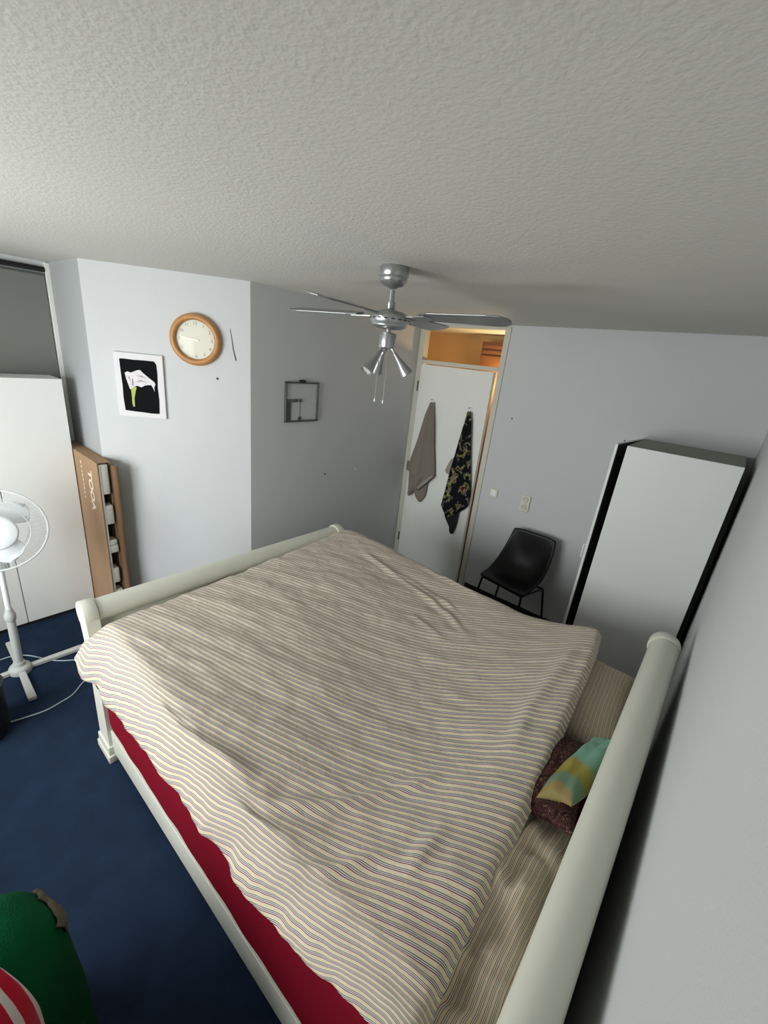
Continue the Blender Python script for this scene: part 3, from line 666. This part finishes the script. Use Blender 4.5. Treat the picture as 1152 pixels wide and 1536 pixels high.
for dx, dy, z0, z1 in ((-.012, -.034, 2.205, 1.975), (.028, -.022, 2.235, 1.972)):
    b = FC + V((dx, dy, 0)); pc_ = MB().tube([b + V((0, 0, z0)), b + V((0, 0, z1))], .0016, 6).build('pull_chain', M['chain'], cf)
    MB().lathe([(.002, .0), (.005, -.006), (.005, -.018), (.003, -.024)], b + V((0, 0, z1)), (0, 0, 1), 12).build('chain_bob', M['chain'], pc_, 60)

# ------------------------------------------------------------------ towels on the door
def towel(rows_px, yv, m, name, label, depth=.018, pleats=3.0, seed=0, cat='towel'):
    """rows of (left pixel, right pixel) give the width of each level of the cloth where it hangs on the door"""
    b = MB(); rows = []; NX = 44; fine = []
    for (l0, r0), (l1, r1) in zip(rows_px, rows_px[1:]):
        for k in range(6):
            t = k / 6; fine.append((tuple(l0[i] + (l1[i] - l0[i]) * t for i in (0, 1)), tuple(r0[i] + (r1[i] - r0[i]) * t for i in (0, 1))))
    fine.append(rows_px[-1])
    n = len(fine)
    for q, (l_, r_) in enumerate(fine):
        A = at(l_[0], l_[1], 1, yv); B = at(r_[0], r_[1], 1, yv); s = q / (n - 1); row = []
        for k in range(NX + 1):
            t = k / NX; p = A.lerp(B, t); am = depth * (.35 + .65 * s)
            off = am * sin(2 * pi * pleats * t + 1.3 * noise.noise(V((t * 2, s * 2, seed)))) * min(1, 6 * t, 6 * (1 - t)) + am * .8 * noise.noise(V((t * 4, s * 5, seed + 3)))
            p.y = yv - am * sin(pi * t) + off * .7; row.append(p)
        rows.append(row)
    b.grid(rows); o = b.build(name, m, smooth=180, at0=rows[0][0].copy()); s = o.modifiers.new('t', 'SOLIDIFY'); s.thickness = .006
    return tag(o, label, cat)
YT = YB - .075
def towel_part(rows_px, yv, m, name, par, **k):
    o = towel(rows_px, yv, m, name, '', **k); del o['label']; del o['category']
    o.location = o.location - par.location; o.parent = par; return o
YG = YT + .014
tg = towel([((646, 603), (650, 604)), ((638, 622), (651, 630)), ((627, 658), (651, 672)), ((613, 696), (652, 708)), ((611, 703), (651, 714)), ((617, 713), (650, 717)), ((622, 726), (634, 730)), ((625, 733), (629, 735))], YG, M['towelgrey'], 'hand_towel', 'taupe grey towel hanging by its corner on the door, left one', pleats=2.2, seed=2)
towel_part([((614, 708), (626, 716)), ((613, 726), (624, 730)), ((612, 742), (615, 743))], YG + .006, M['towelgrey'], 'lower_corner', tg, pleats=1.2, seed=4, depth=.008)
towel_part([((621, 716), (643, 719)), ((620, 734), (639, 738)), ((624, 746), (637, 745)), ((628, 752.5), (631, 752))], YG + .016, M['towelgrey'], 'lower_fold', tg, pleats=1.4, seed=5, depth=.008)
towel_part([((649.5, 712), (651, 714)), ((635, 722.5), (639, 724.5)), ((625, 731), (627, 733.5))], YG - .030, M['towelhem'], 'hem_band', tg, pleats=1, seed=6, depth=.003)
tb = towel([((702, 617), (706, 618)), ((698, 630), (707, 636)), ((689, 660), (706, 672)), ((683, 682), (706, 698)), ((675, 707), (706, 722)), ((668, 735), (706, 742)), ((662, 757), (703, 757)), ((666, 768), (697, 763)), ((671, 777), (683, 770)), ((669, 775), (680, 772))], YT - .002, M['floral'], 'floral_towel', 'black towel with yellow, white and red floral print hanging on the door', pleats=2.6, seed=8)
towel_part([((666, 766), (690, 765)), ((668, 776), (688, 772)), ((674, 790), (685, 786)), ((674, 797), (681, 797)), ((675, 800), (679, 800))], YT + .008, M['gap'], 'hanging_corner', tb, pleats=1.3, seed=9, depth=.008)
towel_part([((676, 690), (684, 684)), ((668, 705), (678, 704)), ((670, 710), (676, 712))], YT + .012, M['towelhem'], 'reverse_edge', tb, pleats=1, seed=10, depth=.004)
for px, py, lab in ((647, 600, 'small white hook on the door holding the grey towel'), (705, 613, 'small white hook on the door holding the floral towel')):
    p = at(px, py, 1, YB - .05); yd = DOOR.y + (p.x - DOOR.x) * math.tan(ang)
    hk = thing('towel_hook', lab, 'hook', (p.x, yd, p.z))
    MB().box(p.x - .012, p.x + .012, yd - .004, yd, p.z - .014, p.z + .026, .002).build('hook_plate', M['plastic'], hk)
    MB().tube([(p.x, yd - .003, p.z + .012), (p.x, yd - .02, p.z + .004), (p.x, yd - .032, p.z + .0), (p.x, yd - .04, p.z + .012)], .004, 8).build('hook_arm', M['greyplastic'], hk, 60)

# ------------------------------------------------------------------ pedestal fan
PB = V((-3.075, .303, 0)); pf = thing('pedestal_fan', 'white pedestal fan with round wire grille standing on the blue carpet', 'fan', PB)
for ex, ey, nm in ((-2.735, .292, 0), (-3.065, .645, 1), (-3.05, -.04, 2), (-3.42, .312, 3)):
    d = V((ex, ey, 0)) - PB; L = d.length; d.normalize(); g = V((-d.y, d.x, 0))
    lg = MB().prism([(0, -.017), (L, -.021), (L, .021), (0, .017)], (0, 0, .026), PB + V((0, 0, .004)), d, g).build('base_leg', M['greyplastic'], pf, bevel=.005)
top = V((-3.075, .322, .0))
MB().lathe([(.058, .0), (.060, .03), (.052, .045), (.034, .052), (.03, .075)], PB, (0, 0, 1), 32).build('base_hub', M['greyplastic'], pf, 50)
def polept(z): return V((PB.x, PB.y + .02 * z, z))
MB().tube([polept(.05), polept(.40)], .0225, 20).build('lower_pole', M['greyplastic'], pf, 50)
MB().tube([polept(.385), polept(.395), polept(.43), polept(.44), polept(.47)], [.024, .029, .029, .023, .018], 20).build('height_collar', M['greyplastic'], pf, 50)
MB().tube([polept(.45), polept(.78)], .015, 16).build('upper_pole', M['plastic'], pf, 50)
MB().box(PB.x - .035, PB.x + .035, PB.y - .02, PB.y + .055, .74, .90, .014).build('control_box', M['greyplastic'], pf, 50)
HC = at(-7, 797, 0, -2.99); HN = V((1, -.14, .14)).normalized()
hu = V((0, 0, 1)).cross(HN).normalized(); hv = HN.cross(hu)
MB().lathe([(.05, -.20), (.062, -.17), (.065, -.08), (.05, -.05)], HC, HN, 28).build('motor_housing', M['greyplastic'], pf, 50)
MB().tube([polept(.86), HC - HN * .12 + V((0, 0, -.05))], .028, 14).build('tilt_neck', M['greyplastic'], pf, 50)
RG = .232
def cpt(a, r, d): return HC + hu * (cos(a) * r) + hv * (sin(a) * r) + HN * d
def grille(front):
    b = MB(); s = 1 if front else -1
    rin = .062 if front else .05
    for k in range(96):
        a = 2 * pi * k / 96; b.tube([cpt(a, rin, s * .062), cpt(a + .04, .13, s * .058), cpt(a + .07, .19, s * .042), cpt(a + .09, RG, s * .004)], .0009, 4, cap=False)
    b.tube([cpt(2 * pi * k / 72, .15, s * .054) for k in range(72)], .0014, 5, closed=True); return b
MB().tube([cpt(2 * pi * k / 96, RG, 0) for k in range(96)], .0062, 10, closed=True).build('rim_ring', M['plastic'], pf, 60)
grille(True).build('front_grille', M['plastic'], pf); grille(False).build('rear_grille', M['plastic'], pf)
MB().lathe([(.096, .054), (.099, .058), (.097, .063), (.088, .066), (.05, .068), (.014, .069), (.012, .067)], HC, HN, 40).build('centre_cap', M['plastic'], pf, 50)
MB().lathe([(.032, -.03), (.032, .03), (.02, .04)], HC, HN, 24).build('blade_hub', M['plastic'], pf, 50)
for k in range(3):
    a0 = R(56 + 120 * k); rows = []
    for i in range(31):
        t = i / 30; r = .03 + .172 * t; row = []
        w = (.50 + .62 * sst(0, .5, t)) * (1 if t < .62 else sqrt(max(0, 1 - ((t - .62) / .38) ** 2.6)))
        for j in range(17):
            q = -1 + 2 * j / 16; a = a0 + q * w * .56 - .25 * t; row.append(cpt(a, r - .02 * q * q * t, .026 * q * (1 - .3 * t)))
        rows.append(row)
    o = MB().grid(rows).build('fan_blade', M['plastic'], pf, 180); o.modifiers.new('t', 'SOLIDIFY').thickness = .003
def spline(pts, n=10):
    out = []; P = [V(p) for p in pts]; P = [P[0]] + P + [P[-1]]
    for i in range(1, len(P) - 2):
        for k in range(n):
            t = k / n; a, b, c_, d_ = P[i - 1:i + 3]
            out.append(.5 * ((2 * b) + (c_ - a) * t + (2 * a - 5 * b + 4 * c_ - d_) * t * t + (3 * b - a - 3 * c_ + d_) * t ** 3))
    return out + [P[-1]]
def floorpts(l, z=.005): return [at(x, y, 2, z) for x, y in l]
MB().tube(spline(floorpts([(-12, 996), (0, 990), (20, 984), (40, 983), (58, 986), (75, 990), (95, 991), (112, 990), (124, 992)])), .0042, 8).build('power_cord', M['cable'], pf, 60)
cb_ = floorpts([(6, 1086), (20, 1082), (45, 1074), (70, 1065), (95, 1051), (110, 1041), (124, 1024), (136, 1012), (146, 1006)])
ec = thing('extension_cord', 'loose pale grey cord lying on the blue carpet in front of the fan', 'cord', cb_[0])
MB().tube(spline(cb_), .0042, 8).build('cable', M['cable'], ec, 60)
MB().tube([cb_[0], cb_[0].lerp(cb_[1], .7)], [.008, .0065], 10).build('plug', M['greyplastic'], ec, 60)
# dark bin at the left edge
bp_ = V((-2.63, .045, 0)); bn = thing('waste_bin', 'round black bin on the carpet cut off by the left edge', 'bin', bp_)
MB().lathe([(.10, .0), (.118, .006), (.126, .03), (.132, .30), (.136, .305), (.136, .315), (.128, .315), (.122, .03), (.02, .025)], bp_, (0, 0, 1), 40).build('bin_body', M['darkplastic'], bn, 50)
MB().tube([bp_ + V((cos(k * pi / 20) * .134, sin(k * pi / 20) * .134, .31)) for k in range(40)], .005, 8, closed=True).build('bin_rim', M['darkplastic'], bn, 60)

# ------------------------------------------------------------------ green heap and striped cloth, bottom left
GC = V((-1.06, -.118, 0))
def dome(a, t, R0, top, ph, amp):
    """t 0 at the crown, 1 at the floor"""
    r = R0 * (sin(min(1, t / .45) * pi / 2) ** .8) * (1 + .10 * t)
    z = top - (.16 * (1 - cos(min(1, t / .45) * pi / 2)) + max(0, t - .45) / .55 * (top - .17))
    r *= 1 + amp * t * sin(a * 5 + ph) + amp * .8 * noise.noise(V((cos(a) * 2, sin(a) * 2, t * 3 + ph)))
    return V((GC.x + r * cos(a), GC.y + r * sin(a), max(.004, z + .012 * noise.noise(V((cos(a) * 3 * t, sin(a) * 3 * t, ph))))))
b = MB(); NA, NT = 72, 34
b.grid([[dome(2 * pi * k / NA, max(.002, q / NT), .180, .69, 1.0, .07) for k in range(NA + 1)] for q in range(NT + 1)]); bmesh.ops.remove_doubles(b.bm, verts=b.bm.verts, dist=.0004)
gs = tag(b.build('fleece_blanket', M['green'], smooth=180, at0=GC), 'dark green fleece bundled into a rounded heap at the bottom left corner', 'blanket')
ga = atan2(.20, .0)
kn = MB(); rows = []
for q in range(21):
    u = q / 20; row = []
    for k in range(11):
        v = k / 10; a = R(74 + 46 * u); t = .31 + .10 * v + .03 * noise.noise(V((u * 6, v * 2, 3)))
        p = dome(a, t, .180, .69, 1.0, .07); d = p - V((GC.x, GC.y, p.z)); d.normalize()
        row.append(p + d * (.004 + .010 * sin(pi * v) * (.6 + .6 * noise.noise(V((u * 9, v * 3, 1))))) + V((0, 0, .006 + .008 * sin(pi * v))))
    rows.append(row)
o = kn.grid(rows).build('knit_edge', M['beige'], gs, 180); o.modifiers.new('t', 'SOLIDIFY').thickness = .006
# striped cloth draped over the near side of the heap
rows, uv = [], []
for i in range(41):
    u = i / 40; row, ur = [], []
    for j in range(41):
        v = j / 40; a = R(-110 + 140 * u); t = .05 + .77 * v + .05 * sin(u * 9)
        p = dome(a, t, .180, .69, 1.0, .07); c0 = V((GC.x, GC.y, p.z)); d = (p - c0); d.normalize()
        p = p + d * (.022 + .020 * sin(u * 16 + v * 2) * (.3 + v)) + V((0, 0, .018)); row.append(p); ur.append((u * .62 + .03 * v, v))
    rows.append(row); uv.append(ur)
st = MB().grid(rows, uv).build('striped_cloth', M['candy'], smooth=180, at0=V((GC.x, GC.y - .2, .4))); st.modifiers.new('t', 'SOLIDIFY').thickness = .006
tag(st, 'red and white striped cloth lying over the dark green fleece heap', 'cloth')

# ------------------------------------------------------------------ light
def area(name, loc, size, sy, rot, power, col):
    l = bpy.data.lights.new(name, 'AREA'); l.shape = 'RECTANGLE'; l.size = size; l.size_y = sy; l.energy = power; l.color = col
    o = bpy.data.objects.new(name, l); COL.objects.link(o); o.location = loc; o.rotation_euler = rot; return o
area('window_daylight', ((WX0 + WX1) / 2, YN - .16, (WZ0 + WZ1) / 2), WX1 - WX0, WZ1 - WZ0, (R(80), 0, 0), 142, (.955, .985, 1.0))
gb = area('ceiling_fill', ((WX0 + WX1) / 2, YN - 1.3, .15), 3.0, 1.2, (0, 0, 0), 46, (1.0, .98, .92))  # added lamp outside the window, aimed up to brighten the ceiling
gb.rotation_euler = (V((-.9, .9, 2.5)) - V(gb.location)).to_track_quat('-Z', 'Y').to_euler()
pl_ = bpy.data.lights.new('hall_lamp', 'POINT'); pl_.energy = 34; pl_.color = (1, .74, .42); pl_.shadow_soft_size = .08
po = bpy.data.objects.new('hall_lamp', pl_); COL.objects.link(po); po.location = (-2.12, YB + .78, 1.98)
w = bpy.data.worlds.new('world'); S.world = w; w.use_nodes = True
w.node_tree.nodes['Background'].inputs[0].default_value = (.80, .88, 1, 1); w.node_tree.nodes['Background'].inputs[1].default_value = .6
S.view_settings.view_transform = 'Standard'; S.view_settings.look = 'None'; S.view_settings.exposure = -.50; S.view_settings.gamma = 1.0
